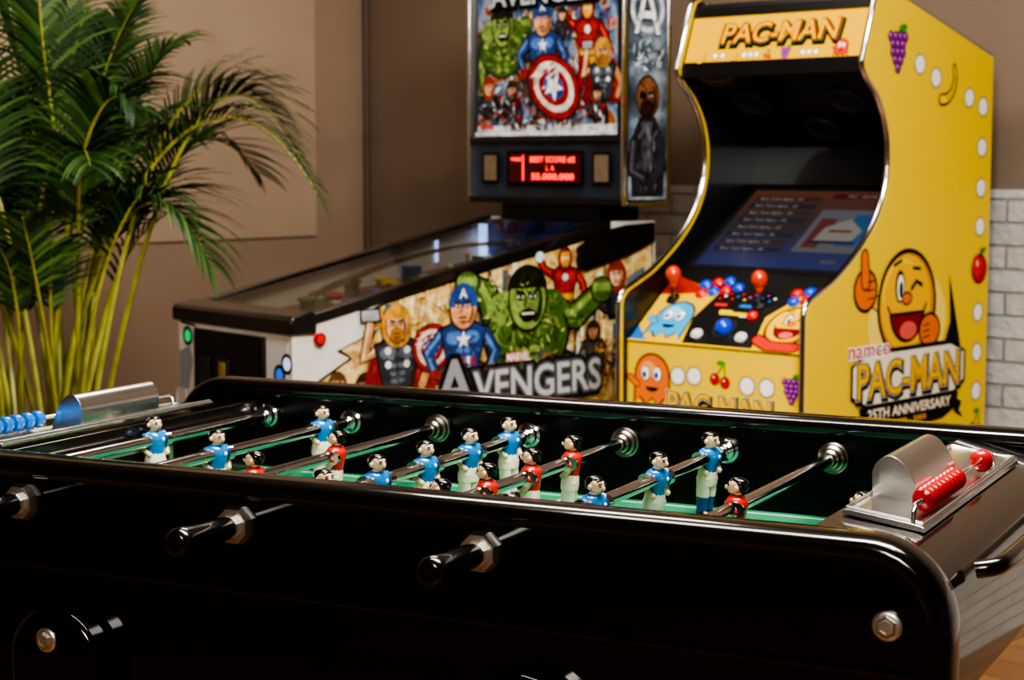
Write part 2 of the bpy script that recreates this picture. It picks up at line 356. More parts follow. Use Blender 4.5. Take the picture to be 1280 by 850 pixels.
def rail(name,yc):
    r=.07; zt=RT
    path=[(XL,.71),(XL,.76)]
    path+=[(XL+r+r*math.cos(R(a)),zt-r+r*math.sin(R(a))) for a in range(180,89,-9)]
    path+=[(XR-r+r*math.cos(R(a)),zt-r+r*math.sin(R(a))) for a in range(90,-1,-9)]
    path+=[(XR,.76),(XR,.71)]
    rg=[]
    for i,p in enumerate(path):
        a=path[max(i-1,0)];c=path[min(i+1,len(path)-1)]
        tx,tz=c[0]-a[0],c[1]-a[1]; l=math.hypot(tx,tz); tx/=l;tz/=l; nx,nz=-tz,tx
        ring=[]
        for k in range(24):
            t=2*math.pi*k/24; cy=math.copysign(abs(math.cos(t))**.7,math.cos(t))*.028; cn=math.copysign(abs(math.sin(t))**.8,math.sin(t))*.0135
            ring.append((p[0]+nx*cn,yc+cy,p[1]+nz*cn))
        rg.append(ring)
    b=MB(); b.rings(rg,mat('rail_black','#0c0b0a',.18,0,1.0)); return b.obj(name,T,ang=60)
rail('rail_near',YN+.02); rail('rail_far',YF-.02)
def endprof(sgn):
    cxm=-1.074; pts=[(-.527,.74),(-.527,.880),(-.44,.868),(-.405,.858),(-.388,.843),(-.380,.82),(-.380,.72),(-.40,.70)]
    if sgn>0: return pts
    pts=[(-.527,.74),(-.527,.864),(-.44,.855),(-.405,.848),(-.388,.836),(-.380,.815),(-.380,.72),(-.40,.70)]
    return [(2*cxm-x,z) for x,z in pts][::-1]
ENDM=mat('end_panel_lacquer','#1b1613',.2,0,1.0)
b=MB(); b.prism(endprof(1),'y',YN+.035,YF-.035,ENDM); b.obj('end_panel_right',T,bevel=.002)
b=MB(); b.prism(endprof(-1),'y',YN+.035,YF-.035,ENDM); b.obj('end_panel_left',T,bevel=.002)
m=mat('pitch_green','#23724f',.65,0,0,spec=.25); wl=mat('pitch_line','#a9bfb0',.6)
b=MB(); b.box(-1.64,-.52,YN+.035,YF-.035,.70,FZ,m)
z=FZ+.0005
for x0,x1,y0,y1 in [(-1.62,-.53,1.672,1.677),(-1.62,-.53,2.318,2.323),(-1.077,-1.071,1.66,2.34),(-.70,-.695,1.82,2.18),(-.70,-.53,1.82,1.825),(-.70,-.53,2.175,2.18),(-1.455,-1.45,1.82,2.18),(-1.62,-1.45,1.82,1.825),(-1.62,-1.45,2.175,2.18)]:
    b.box(x0,x1,y0,y1,z-.002,z+.0005,wl)
for k in range(40):
    a,c=2*math.pi*k/40,2*math.pi*(k+1)/40
    b.face([(-1.074+r*math.cos(t),2+r*math.sin(t),z+.0005) for r,t in ((.09,a),(.094,a),(.094,c),(.09,c))],wl)
b.obj('playing_field',T)
b=MB()
for x in (-.532,-1.618):
    b.box(x-.003,x+.003,1.88,2.10,FZ+.001,.825,BLACKM)
    for y in (1.875,2.105): b.box(x-.006,x+.006,y-.005,y+.005,FZ+.001,.83,STEEL)
    b.box(x-.006,x+.006,1.87,2.11,.825,.833,STEEL)
b.obj('goal_mouths',T)
b=MB()
for X in (-1.385,-.79):
    for ya,yb in ((YN-.035,YN),(YF,YF+.035)):
        top=[(X+.064*math.cos(R(a)),.668+.06*math.sin(R(a))) for a in range(0,181,12)]
        poly=top+[(X-.055,.35),(X-.04,.03),(X+.04,.03),(X+.055,.35)]
        b.prism(poly,'y',ya,yb,BLACK)
b.obj('legs',T,bevel=.008)
b=MB()
for X in (-1.385,-.79):
    for y in (YN-.018,YF+.018): b.lathe((X,y,0),(0,0,1),[(0,.032),(.012,.034),(.03,.022),(.04,.02)],CHROME)
def bolt(x,y,z,s=1):
    b.lathe((x,y,z),(0,-1,0),[(0,.0145*s),(.002,.0145*s),(.0035,.013*s),(.004,.0105*s)],STEEL,24)
    b.lathe((x,y-.0035,z),(0,-1,0),[(0,.0100*s),(.003,.0100*s),(.0045,.0085*s),(.0048,.006*s),(.0035,.0055*s)],STEEL,6)
bolt(-1.392,YN-.034,.69); bolt(-.80,YN-.034,.69)
for X in (-.426,-1.722): bolt(X,YN-.0005,.812)
b.obj('feet_and_bolts',T)
b=MB()
for X in (-1.385,-.79): b.box(X-.02,X+.02,YN-.002,YF+.002,.60,.66,BLACKM)
b.box(XL+.05,XR-.05,YN+.04,YF-.04,.67,.699,BLACKM)
b.obj('underframe',T)
GRIP=mat('grip_black','#101011',.22,0,.9)
blue_rods=(0,1,3,5)
b=MB(); h=MB()
for i,x in enumerate(rodX):
    blue=i in blue_rods
    y0=YN-.02 if blue else YN+.03; y1=YF-.035 if blue else YF+.03
    b.path([(x,y0,ZR),(x,y1,ZR)],.0082,CHROME,18)
    if blue: b.lathe((x,YF-.0425,ZR),(0,-1,0),[(0,.0185),(.004,.0185),(.006,.015),(.012,.014),(.014,.0095),(.022,.009)],CHROME,24)
    else: b.lathe((x,YF-.0425,ZR),(0,-1,0),[(0,.0215),(.004,.0215),(.006,.0190),(.010,.0180),(.013,.0148),(.02,.0133),(.023,.0105),(.03,.0095)],mat('worn_steel','#a8a195',.28,1),24)
    b.lathe((x,YN+.0425,ZR),(0,1,0),[(0,.0185),(.004,.0185),(.006,.015),(.014,.013)],CHROME,24)
    if blue:
        b.lathe((x,YN,ZR),(0,-1,0),[(0,.0225),(.003,.0225),(.011,.0200),(.0112,.0135),(.018,.0125)],STEEL,8)
        h.lathe((x,YN-.018,ZR),(0,-1,0),[(0,.009),(.004,.0130),(.03,.0133),(.06,.0143),(.080,.0160),(.088,.0158),(.093,.0130),(.0945,.0100),(.0945,.0065),(.092,.0055),(.091,.0)],GRIP,28)
    else:
        b.lathe((x,YF,ZR),(0,1,0),[(0,.0215),(.002,.0215),(.010,.0195),(.0102,.012),(.016,.0115)],STEEL,8)
        h.lathe((x,YF+.018,ZR),(0,1,0),[(0,.009),(.004,.0125),(.03,.0128),(.06,.0138),(.082,.0155),(.09,.0150),(.094,.012)],GRIP,20)
b.obj('rods',T,ang=30); h.obj('handles',T)
def player(shirt,crest,sock):
    b=MB(); skin=mat('figure_skin','#eac7a2',.3,0,.5); hair=mat('figure_hair','#0b0807',.25,0,.5); cream=mat('figure_cream','#ebe3cd',.3,0,.5)
    boot=mat('figure_boot','#17130f',.3,0,.5)
    for s in(-1,1):
        b.loft([(0,.0055*s,-.070,.0066,.0056),(0,.0057*s,-.060,.0062,.0056),(0,.0060*s,-.050,.0074,.0062)],sock)
        b.loft([(0,.0060*s,-.0505,.0076,.0064),(0,.0062*s,-.044,.0079,.0066),(0,.0064*s,-.036,.0076,.0066),(0,.0066*s,-.026,.0088,.0074)],cream)
        b.path([(0,.0115*s,.0085),(-.001,.0152*s,.004),(-.002,.0168*s,-.004)],[.0048,.0050,.0044],shirt,10)
        b.path([(-.002,.0168*s,-.004),(.001,.0164*s,-.011),(.005,.0137*s,-.0165)],[.0037,.0034,.0030],skin,10)
        b.path([(-.0018,.0166*s,-.0030),(-.0019,.0168*s,-.0045)],.0047,crest,10)
        b.sph((.006,.0130*s,-.0175),(.0036,.0032,.0038),skin,8,6)
        b.sph((.0008,.0090*s,.0218),(.0024,.0016,.0032),skin,8,5)
        b.sph((.0090,.0035*s,.0238),(.0013,.0016,.0011),hair,8,5)
        b.path([(.0090,.0015*s,.0262),(.0086,.0056*s,.0260)],.0006,hair,5)
    b.loft([(.003,0,-.0765,.012,.0115),(.003,0,-.0745,.0128,.0122),(.0015,0,-.071,.0105,.0114),(0,0,-.068,.0076,.0106)],boot if sock!=cream else cream)
    b.loft([(0,0,-.036,.0094,.0146),(0,0,-.030,.0100,.0148),(0,0,-.022,.0098,.0134),(0,0,-.016,.0092,.0122)],cream)
    b.loft([(0,0,-.0185,.0092,.0120),(0,0,-.010,.0098,.0124),(.0005,0,0,.0114,.0134),(0,0,.006,.0108,.0146),(0,0,.0105,.0084,.0126),(0,0,.0135,.0054,.0070)],shirt,18)
    b.loft([(0,0,.0125,.0058,.0060),(0,0,.0142,.0050,.0052)],crest)
    b.loft([(0,0,.012,.0044,.0044),(0,0,.018,.0042,.0042)],skin)
    b.loft([(.0028,0,.0140,.0030,.0028),(.0026,0,.0158,.0062,.0052),(.0018,0,.0190,.0080,.0068),(.0014,0,.0222,.0086,.0076),(.001,0,.0256,.0086,.0079),(.0002,0,.0288,.0078,.0073),(0,0,.0308,.0052,.0050)],skin,16)
    b.sph((.0106,0,.0210),(.0020,.0013,.0026),skin,8,5)
    b.path([(.0092,-.0022,.0174),(.0096,0,.0170),(.0092,.0022,.0174)],.0006,mat('figure_lips','#8c2f24',.4),5)
    b.loft([(-.0042,0,.0180,.0044,.0062),(-.0038,0,.0225,.0060,.0078),(-.0028,0,.0262,.0074,.0083),(-.0014,0,.0292,.0080,.0080),(-.0004,0,.0316,.0066,.0062),(0,0,.0330,.0028,.0028)],hair,16)
    b.path([(.0058,-.0050,.0290),(.0066,-.001,.0300),(.0060,.0045,.0290)],[.0012,.0018,.0012],hair,8)
    b.sph((.0106,.004,.002),(.0016,.0026,.003),crest,8,5)
    b.lathe((0,.0165,0),(0,1,0),[(-.004,.0095),(.0035,.0095)],CHROME,14); b.lathe((0,-.0165,0),(0,-1,0),[(-.004,.0095),(.0035,.0095)],CHROME,14)
    return b.data('player_mesh',True,60)
mb_=player(mat('shirt_blue','#1878bd',.25,0,.6),mat('crest_white','#e8e8e8',.4),mat('sock_cream','#e8dfc8',.3,0,.5))
mb2=player(mat('shirt_blue'),mat('crest_white'),mat('sock_blue','#1b4f96',.3,0,.5))
mr_=player(mat('shirt_red','#cf241f',.25,0,.6),mat('crest_black','#101010',.4),mat('sock_cream'))
mr2=player(mat('shirt_red'),mat('crest_black'),mat('sock_red','#b3221d',.3,0,.5))
pos={0:[2.056],1:[2.258,1.995],2:[2.057,1.865,1.70],3:[2.274,2.156,2.035,1.912,1.790],4:[2.161,2.039,1.918,1.799,1.70],5:[2.272,2.087,1.894],6:[1.958,1.71],7:[1.936]}
for i,ys in pos.items():
    bl=i in blue_rods
    for k,y in enumerate(ys):
        me=(mb2 if (i==5 and k==0) else mb_) if bl else (mr2 if (i==4) else mr_)
        o=bpy.data.objects.new(('blue' if bl else 'red')+'_player_%d_%d'%(i+1,k+1),me); bpy.context.scene.collection.objects.link(o)
        o.parent=T; o.location=(rodX[i],y,ZR); o.scale=(1.24,1.22,1.05); o.rotation_euler=(0,R(random.uniform(-3,3)+{0:0,1:3,2:-4,3:2,4:-2,5:4,6:-4,7:-8}[i]),(0 if bl else math.pi)+R(-14 if bl else 14))
def counter(name,sg,beadcol,yA,yB,yball,yd0,yd1,zo=0,n=9,rb_=.0128):
    cxm=-1.074
    fx=(lambda x:x) if sg>0 else (lambda x:2*cxm-x)
    b=MB()
    pl=[(-.518,.8805),(-.518,.884),(-.512,.8855),(-.445,.876),(-.433,.873),(-.433,.868)]
    pl=[(fx(x),z+zo) for x,z in pl]; 
    b.prism(pl,'y',1.775,2.235,ALU)
    b.path([(fx(-.514),1.78,.886+zo),(fx(-.514),2.23,.886+zo),(fx(-.438),2.23,.876+zo),(fx(-.438),1.78,.876+zo),(fx(-.514),1.78,.886+zo)],.0025,ALU,8)
    dm=[(-.510,.876),(-.512,.905),(-.508,.919),(-.498,.9275),(-.486,.926),(-.475,.916),(-.467,.902),(-.461,.887),(-.457,.872)]
    dm=catmull(dm,4); dm=[(fx(x),z+zo) for x,z in dm]
    b.prism(dm,'y',yd0,yd1,ALU)
    b.obj(name+'_plate',T,bevel=.0035)
    b=MB(); X=fx(-.446); z=.893+zo
    b.path([(X,yA-.035,.872+zo),(X,yA-.033,z-.006),(X,yA-.026,z),(X,yball+.05,z),(X,yball+.058,z-.006),(X,yball+.06,.872+zo)],.0028,CHROME,10)
    for k in range(n):
        y=yA+(yB-yA)*(k+.5)/n; w=(yB-yA)/n*.48
        b.lathe((X,y-w,z),(0,1,0),[(0,.005),(w*.3,rb_*.84),(w,rb_),(w*1.7,rb_*.84),(w*2,.005)],beadcol,18)
    b.sph((X,yball,z),.0135,beadcol,18,12)
    b.obj(name+'_beads',T)
counter('goal_counter_red',1,mat('bead_red','#bd1a1e',.2,0,.6),1.815,1.965,2.09,1.865,2.035)
counter('goal_counter_blue',-1,mat('bead_blue','#1668b8',.2,0,.6),1.81,1.935,2.17,1.94,2.11,-.012,6,.0125)
b=MB(); b.path(catmull([(-.378,1.76,.84),(-.362,1.765,.843),(-.355,1.79,.845),(-.353,1.9,.845),(-.353,2.05,.845),(-.355,2.16,.845),(-.362,2.185,.843),(-.378,2.19,.84)],4),.009,GRIP,12); b.obj('carry_handle',T)

# ================================================================== PINBALL MACHINE
PB=empty('pinball_machine',P(-.542,4.462,0),R(66.7))
silver=mat('cabinet_silver_vinyl','#cfcdc7',.4,0,.2,var=.06,vscale=20)
def zt(a): return .835+.2103*min(a,1.07)
prof=[(0,.43),(0,zt(0)),(1.07,zt(1.07)),(1.25,zt(1.07)),(1.25,.50)]
b=MB(); b.prism(prof,'y',0,.02,silver); b.prism(prof,'y',.54,.56,silver)
b.box(0,.02,.02,.54,.43,zt(0)-.01,silver); b.box(1.23,1.25,.02,.54,.5,1.06,silver)
b.prism([(0.02,.43),(1.23,.50),(1.23,.52),(.02,.45)],'y',.02,.54,BLACKM)
b.obj('cabinet',PB,bevel=.003)
RB=mat('siderail_black','#141414',.22,.2,.6)
b=MB()
for y0,y1 in ((-.006,.03),(.53,.566)): b.prism([(.03,zt(.03)-.022),(.03,zt(.03)+.006),(1.07,zt(1.07)+.006),(1.07,zt(1.07)-.022)],'y',y0,y1,RB)
b.prism([(-.012,zt(0)-.03),(-.012,zt(0)+.004),(-.004,zt(0)+.014),(.055,zt(.055)+.014),(.065,zt(.06)+.004),(.065,zt(0)-.03)],'y',-.012,.572,RB)
b.obj('rails_and_lockbar',PB,bevel=.004)
b=MB(); pfm=ramp_mat('playfield_print',[(.3,'#2a1b12'),(.45,'#6a4224'),(.55,'#3a3f4a'),(.68,'#8a7050')],9)
b.prism([(.02,.765),(1.06,.93),(1.06,.94),(.02,.775)],'y',.02,.54,pfm)
b.box(1.05,1.065,.02,.54,.93,1.055,ramp_mat('backboard_print',[(.35,'#101a3a'),(.5,'#2c4a80'),(.6,'#6a3020'),(.7,'#8994b0')],14,emit=.12))
b.prism([(.02,.775),(.02,.80),(.2,.83),(.2,.81)],'y',.02,.54,BLACKM)
b.box(.86,.866,.532,.539,.93,1.01,mat('metal_glow_blue_white','#a9c8ff',.3,emit=1.5)); b.box(1.02,1.03,.50,.53,.93,1.04,mat('metal_glow_blue_white'))  # blue-white metal edges; their lit look is painted in as emission
b.obj('playfield',PB)
b=MB()
for k in range(34):
    x=random.uniform(.25,1.0); y=random.uniform(.06,.5); z0=.775+.16*(x-.02)
    c=random.choice(['#a8321e','#b09a3a','#3b7d2c','#2a5fb0','#d8d2c4','#8a1a14'])
    if k%3==0: b.lathe((x,y,z0),(0,0,1),[(0,.02),(.03,.022),(.034,.03),(.04,.028),(.045,.01)],ink(c),14)
    elif k%3==1: b.box(x-.02,x+.03,y-.015,y+.015,z0,z0+.035,ink(c))
    else: b.lathe((x,y,z0),(0,0,1),[(0,.004),(.045,.004),(.047,.009),(.055,.007)],ink(c),10)
b.path(catmull([(.35,.45,.86),(.6,.47,.93),(.85,.42,.98),(.97,.28,.99),(.85,.14,.97),(.6,.08,.92),(.4,.09,.87)],6),.006,CHROME,8)
b.path(catmull([(.35,.42,.86),(.6,.44,.93),(.82,.40,.98),(.93,.28,.99),(.82,.17,.97),(.6,.11,.92),(.4,.12,.87)],6),.006,CHROME,8)
b.obj('playfield_toys',PB)
gm=bpy.data.materials.new('playfield_glass'); gm.use_nodes=True; nt=gm.node_tree; nt.nodes.remove(nt.nodes['Principled BSDF'])
tr=nt.nodes.new('ShaderNodeBsdfTransparent'); gl=nt.nodes.new('ShaderNodeBsdfGlossy'); gl.inputs['Roughness'].default_value=.02; fr=nt.nodes.new('ShaderNodeFresnel'); fr.inputs['IOR'].default_value=1.5; ms=nt.nodes.new('ShaderNodeMixShader')
tr.inputs['Color'].default_value=(.9,.92,.9,1)
nt.links.new(fr.outputs[0],ms.inputs[0]); nt.links.new(tr.outputs[0],ms.inputs[1]); nt.links.new(gl.outputs[0],ms.inputs[2]); nt.links.new(ms.outputs[0],nt.nodes['Material Output'].inputs['Surface'])
b=MB(); b.face([(.06,.03,zt(.06)),(1.065,.03,zt(1.065)),(1.065,.53,zt(1.065)),(.06,.53,zt(.06))],gm); b.obj('glass',PB)
b=MB()
lm=mat('leg_silver','#cfceca',.35,.4)
for x,y,dx in ((0,0,-1),(0,.56,-1),(1.25,0,1),(1.25,.56,1)):
    sy=-1 if y==0 else 1
    b.prism([(x+dx*.006,.62),(x-dx*.045,.62),(x+dx*.02,.03),(x+dx*.05,.03)],'y',min(y+sy*.001,y+sy*.006),max(y+sy*.001,y+sy*.006),lm)
    b.prism([(y+sy*.006,.62),(y-sy*.045,.62),(y-sy*.012,.03),(y+sy*.006,.03)],'x',min(x+dx*.001,x+dx*.006),max(x+dx*.001,x+dx*.006),lm)
    b.lathe((x+dx*.035,y-sy*.004,0),(0,0,1),[(0,.02),(.01,.022),(.02,.008),(.09,.008)],lm,12)
b.obj('legs',PB)
A=Art('front_print',PB,(0,.56,0),(0,-1,0),(0,0,1))
A.poly([(.005,.44),(.05,.44),(.045,.60),(.075,.70),(.06,.74),(.005,.72)],'#8b9096'); A.poly([(.49,.44),(.555,.44),(.555,.60),(.53,.68)],'#6a7580')
A.line([(.02,.80),(.09,.795),(.105,.74),(.10,.62)],.006,'#1b1c20')
for u,v,c in ((.05,.765,'#27c06a'),(.50,.70,'#3a6fd8'),(.50,.585,'#3a6fd8'),(.535,.73,'#c6d8ff')):
    A.ell(u,v,.026,.026,K); A.ell(u,v,.017,.017,mat('lit_'+c,c,.3,emit=.5))
A.done()
b=MB()
b.box(-.012,0,.12,.46,.52,.79,BLACKM); b.box(-.016,-.011,.14,.44,.54,.77,mat('coin_door_black','#1a1a1c',.3,.3))
b.box(-.022,-.015,.27,.33,.66,.72,mat('coin_slot','#303236',.3,.5)); b.box(-.022,-.015,.37,.42,.62,.72,mat('coin_slot')); b.box(-.024,-.02,.285,.315,.668,.712,mat('coin_amber','#8a7040',.4))
b.box(-.02,-.015,.2,.36,.56,.60,mat('coin_label','#8a6b2a',.5))
b.lathe((-.012,.035,.64),(-1,0,0),[(0,.018),(.02,.018),(.022,.012),(.06,.010),(.062,.02),(.075,.02)],CHROME,16)
b.obj('coin_door',PB,bevel=.003)
# side artwork
PAINT[0]=True
city=ramp_mat('side_print_city',[(.30,'#7d5a2c'),(.42,'#c49c50'),(.52,'#e2cd95'),(.62,'#a67c40'),(.72,'#efe3c6')],14)
A=Art('side_print',PB,(0,0,0),(1,0,0),(0,0,1))
A.poly([(.055,.675),(.17,.735),(.13,.755),(.25,.80),(.21,.845),(.28,.872),(1.07,1.036),(1.24,1.036),(1.24,.505),(.05,.44),(.05,.6)],K)
A.poly([(.065,.672),(.18,.733),(.145,.757),(.26,.80),(.22,.843),(.285,.866),(1.07,1.028),(1.235,1.028),(1.235,.51),(.06,.45)],city)
for k in range(110):
    a=random.uniform(.25,1.2); w=random.uniform(.006,.024); z0=random.uniform(.58,.80); z1=min(zt(a)-.03,z0+random.uniform(.04,.2))
    if z1>z0: A.rect(a-w/2,z0,min(a+w/2,1.23),z1,random.choice(['#a17c40','#c9ad68','#5f4528','#e3d093','#75644e','#b98d40','#ece0bc','#f8ecc6','#4a5a66','#3b2a1a']))
for k in range(14):
    a=.28+.065*k; A.line([(a,.6),(a+random.uniform(-.06,.06),zt(a)-.04)],.003,'#fbeec0')
A.grit(.7,.80,.5,.10,['#fff6d8','#3b2a16','#c98d35','#8f6a34','#506070'],260,.05,.007)
widow(A,.13,.615,.042,hair='#5b4028',suit='#2b2030')
widow(A,.215,.60,.045,hair='#3a2416',suit='#402830',skin='#d49a70')
iron(A,.895,.895,.044)
widow(A,1.09,.835,.055)
A.poly([(1.13,.9),(1.2,.93),(1.22,.72),(1.15,.7)],'#5a6b76'); A.grit(1.175,.81,.035,.09,['#2c3840','#9fb4c0','#5a6b76'],40,.04,.008)
widow(A,1.0,.70,.04,hair='#2a201a',suit='#4a3a28',skin='#b08060'); A.grit(1.1,.66,.11,.07,[K,'#5a4326','#c98d35','#8a2a1c','#d8c48a'],120,.05,.01)
thor(A,.315,.71,.066)
hulk(A,.755,.755,.103,[(.61,.88),(.545,.905)],[(.93,.80),(1.03,.87)],1.25)
shield(A,.425,.745,.062)
cap(A,.53,.735,.07)
A.grit(.76,.665,.35,.04,[K,'#2a2b30','#565c62','#8c6a3a'],170,.05,.012)
A.poly([(.93,.99)]+[(.965+.035*math.cos(R(t)),.955+.03*math.sin(R(t))) for t in range(150,300,15)]+[(1.14,.965),(1.235,1.0),(1.235,1.055),(1.12,1.05),(1.0,1.03)],'#0d0d0e')
PAINT[0]=False
A.outl('MARVEL',.72,.700,.022,'#f0f0f0','#b3201c',width=.085,off=.004)
for k,(cc,of) in enumerate((('#141619',.018),('#50565c',.010),('#b8bbbd',.002))):
    A.text('AVENGERS',.76,.625,.085,cc,width=.56-.012*k,off=of,rot=1)
A.text('A',.50,.632,.135,'#141619',off=.018); A.text('A',.50,.632,.135,'#8d9398',off=.004)
A.rect(.06,.46,1.23,.54,'#3a2a18')
A.ell(.075,.79,.017,.017,K); A.ell(.075,.79,.0135,.0135,'#c01d1d')
A.done()
b=MB(); b.lathe((.075,0,.79),(0,-1,0),[(0,.015),(.006,.015),(.010,.011),(.014,.011)],mat('button_red','#c8201e',.3,0,.5),16); b.obj('flipper_button',PB)
b=MB(); b.box(1.085,1.24,.06,.50,1.055,1.12,BLACKM); b.box(1.07,1.235,-.065,.625,1.11,1.84,BLACKM); b.obj('backbox',PB,bevel=.004)
b=MB()
for y in (-.067,.617): b.box(1.055,1.072,y,y+.010,1.105,1.84,CHROME)
b.box(1.052,1.070,-.06,.62,1.105,1.125,RB); b.box(1.055,1.072,-.06,.62,1.285,1.30,RB)
b.box(1.072,1.234,-.070,-.064,1.104,1.116,CHROME); b.box(1.225,1.238,-.070,-.064,1.105,1.84,CHROME)
b.obj('backbox_trim',PB,bevel=.002)
A=Art('backglass_print',PB,(1.069,.625,1.11),(0,-1,0),(0,0,1))
A.rect(.01,.015,.68,.178,ramp_mat('speaker_panel_print',[(.3,'#171e27'),(.6,'#29333f')],6))
PAINT[0]=True
bg=ramp_mat('backglass_bg',[(.28,'#121d33'),(.40,'#46668a'),(.50,'#7a94ab'),(.58,'#a8602e'),(.66,'#2a1e22'),(.74,'#c8ccd0')],16,emit=.06)
A.rect(.035,.195,.655,.715,bg)
A.grit(.345,.45,.30,.25,['#e7eef2','#26405e','#c0561e','#e8c25a','#14161c','#5b6a76','#8d2019','#4f7fb0','#14161c'],520,.06,.012)
A.rect(.035,.195,.655,.225,'#c3cacd')
widow(A,.275,.345,.04,hair='#3a2a1a',suit='#52402a',skin='#c89870')
hulk(A,.155,.45,.072,[(.06,.40),(.07,.31)],[(.27,.45),(.26,.52)])
widow(A,.09,.285,.042); widow(A,.20,.275,.040,hair='#33241a',suit='#3a2032')
iron(A,.535,.475,.05); thor(A,.60,.35,.050); widow(A,.58,.265,.034,hair='#201a16',suit='#15171c')
widow(A,.43,.50,.03,hair='#201a16',suit='#33201c')
cap(A,.345,.435,.062)
A.grit(.34,.27,.28,.055,[K,'#3a4652','#8d2019','#b9c4cc','#5d4630'],170,.05,.012)
shield(A,.395,.335,.118,.72,-28)
A.rect(.035,.195,.655,.206,'#c7ccdf')
PAINT[0]=False
for cc,of in (('#10151c',.014),('#a9b4bc',.002)): A.text('AVENGERS',.36,.605,.06,cc,width=.5,off=of)
A.text('MARVEL',.09,.222,.012,'#c0211c',off=.001)
for u in (.105,.60):
    A.rect(u-.038,.055,u+.038,.145,K); A.rect(u-.030,.062,u+.030,.138,mat('speaker_cloth','#6d5c48',.8,var=.3,vscale=200))
A.rect(.185,.05,.525,.15,K)
A.rect(.195,.058,.515,.142,mat('dmd_red_glow','#3a0805',.3,emit=.5))
A.rect(.255,.062,.262,.138,mat('dmd_lit','#ff3018',.3,emit=2.0))
D_=mat('dmd_lit')
A.text('WORLD',.226,.125,.009,D_,off=.0008); A.text('BEST SCORE #2',.39,.124,.016,D_,width=.2,off=.0008); A.text('L  A',.38,.099,.015,D_,off=.0008); A.text('55.000.000',.39,.074,.018,D_,width=.19,off=.001)
A.done()
PAINT[0]=True
A=Art('backbox_side_print',PB,(1.07,-.065,1.11),(1,0,0),(0,0,1))
A.rect(.006,.012,.154,.725,ramp_mat('backbox_side_bg',[(.3,'#222a34'),(.5,'#4e5c70'),(.65,'#98a6b2')],10))
A.ring(.078,.545,.066,.014,'#c3cdd5'); A.outl('A',.078,.54,.15,'#d7dcdf',K,width=.10,off=.006); A.ring(.078,.545,.05,.006,'#6a7681')
A.grit(.078,.42,.06,.05,['#c3cdd5','#2c3640','#8a98a4'],60,.04,.008)
A.poly([(.02,.02),(.145,.02),(.15,.17),(.11,.245),(.05,.245),(.012,.17)],'#24242a'); A.poly([(.065,.1),(.09,.1),(.1,.23),(.055,.23)],'#4a4b54')
A.grit(.08,.13,.055,.10,['#4a4b54','#101014','#6d6e78'],60,.05,.010,80)
limb(A,[(.03,.17),(.02,.09),(.07,.07)],.034,'#2b2b31',.03,'#55555f'); limb(A,[(.13,.17),(.135,.10),(.09,.06)],.034,'#2b2b31',.03)
face(A,.08,.30,.085,'#7a5038',None,shade='#40281a',beard='#241812'); A.ell(.062,.304,.014,.012,K); A.line([(.045,.345),(.11,.285)],.003,K)
A.done(); PAINT[0]=False

# ================================================================== ARCADE CABINET
AC=empty('arcade_cabinet',P(.7146,4.397,0),R(73.7))
WD=.60
front=[(0,.84),(.004,.868),(.022,.888),(.06,.905),(.12,.93),(.182,.966),(.26,1.023),(.325,1.092),(.362,1.17),(.372,1.254),(.355,1.33),(.310,1.40),(.262,1.44)]
front=catmull(front,5)+[(.245,1.463),(.240,1.48),(.297,1.64),(.308,1.662),(.330,1.668)]
prof=[(0,0.0)]+front+[(.44,1.6415),(.895,1.514),(.895,0)]
YEL=mat('side_yellow_vinyl','#ecca24',.5,0,.1,spec=.3)
b=MB(); b.prism(prof,'y',0,.018,YEL); b.prism(prof,'y',WD-.018,WD,YEL); b.obj('side_panels',AC,smooth=False)
b=MB(); 
ip=[(.01,.02)]+[(x+.008,z-.002) for x,z in front]+[(.44,1.62),(.88,1.50),(.88,.02)]
LINER=mat('liner_black','#17181b',.34,0,.3)
b.prism(ip,'y',.0185,.021,LINER); b.prism(ip,'y',WD-.021,WD-.0185,LINER); b.obj('inner_liners',AC,smooth=False)
b=MB()
for y in (.009,WD-.009):
    b.path([(0,y,0.0),(0,y,.4)]+[(x,y,z) for x,z in front]+[(.44,y,1.6435),(.895,y,1.517),(.897,y,1.4),(.897,y,0)],.0085,CHROME,10)
b.obj('edge_molding',AC,ang=80)
b=MB(); y0,y1=.02,WD-.02
def slab(p,q,th,m):
    dx,dz=q[0]-p[0],q[1]-p[1]; l=math.hypot(dx,dz); nx,nz=dz/l*th,-dx/l*th
    b.prism([p,q,(q[0]+nx,q[1]+nz),(p[0]+nx,p[1]+nz)],'y',y0,y1,m)
DZ0=.758
slab((.025,0.0),(.025,DZ0),.018,YEL)
slab((.60,1.27),(.255,1.468),.012,LINER)
slab((.575,1.165),(.60,1.27),.012,LINER)
b.prism([(.26,1.474),(.315,1.63),(.33,1.655),(.44,1.63),(.885,1.503),(.885,1.47),(.45,1.55),(.33,1.50)],'y',y0,y1,BLACKM)
b.box(.865,.885,y0,y1,0.02,1.5,BLACKM)
slab((.24,.935),(.575,1.165),.012,BLACKM)
b.obj('carcass',AC,smooth=False)
b=MB(); b.prism([(.257,1.486),(.303,1.618),(.315,1.618),(.27,1.486)],'y',y0,y1,mat('marquee_yellow','#d3a60a',.75,spec=.02))
b.prism([(.246,1.455),(.250,1.486),(.275,1.486),(.275,1.455)],'y',y0,y1,BLACKM); b.prism([(.300,1.618),(.306,1.642),(.33,1.642),(.33,1.618)],'y',y0,y1,BLACKM)
b.obj('marquee',AC,smooth=False)
def pellet(A,x,y,r=.021):
    A.ell(x,y,r*1.22,r*1.22,'#8a8474'); A.ell(x,y,r,r,'#f4f2ec')
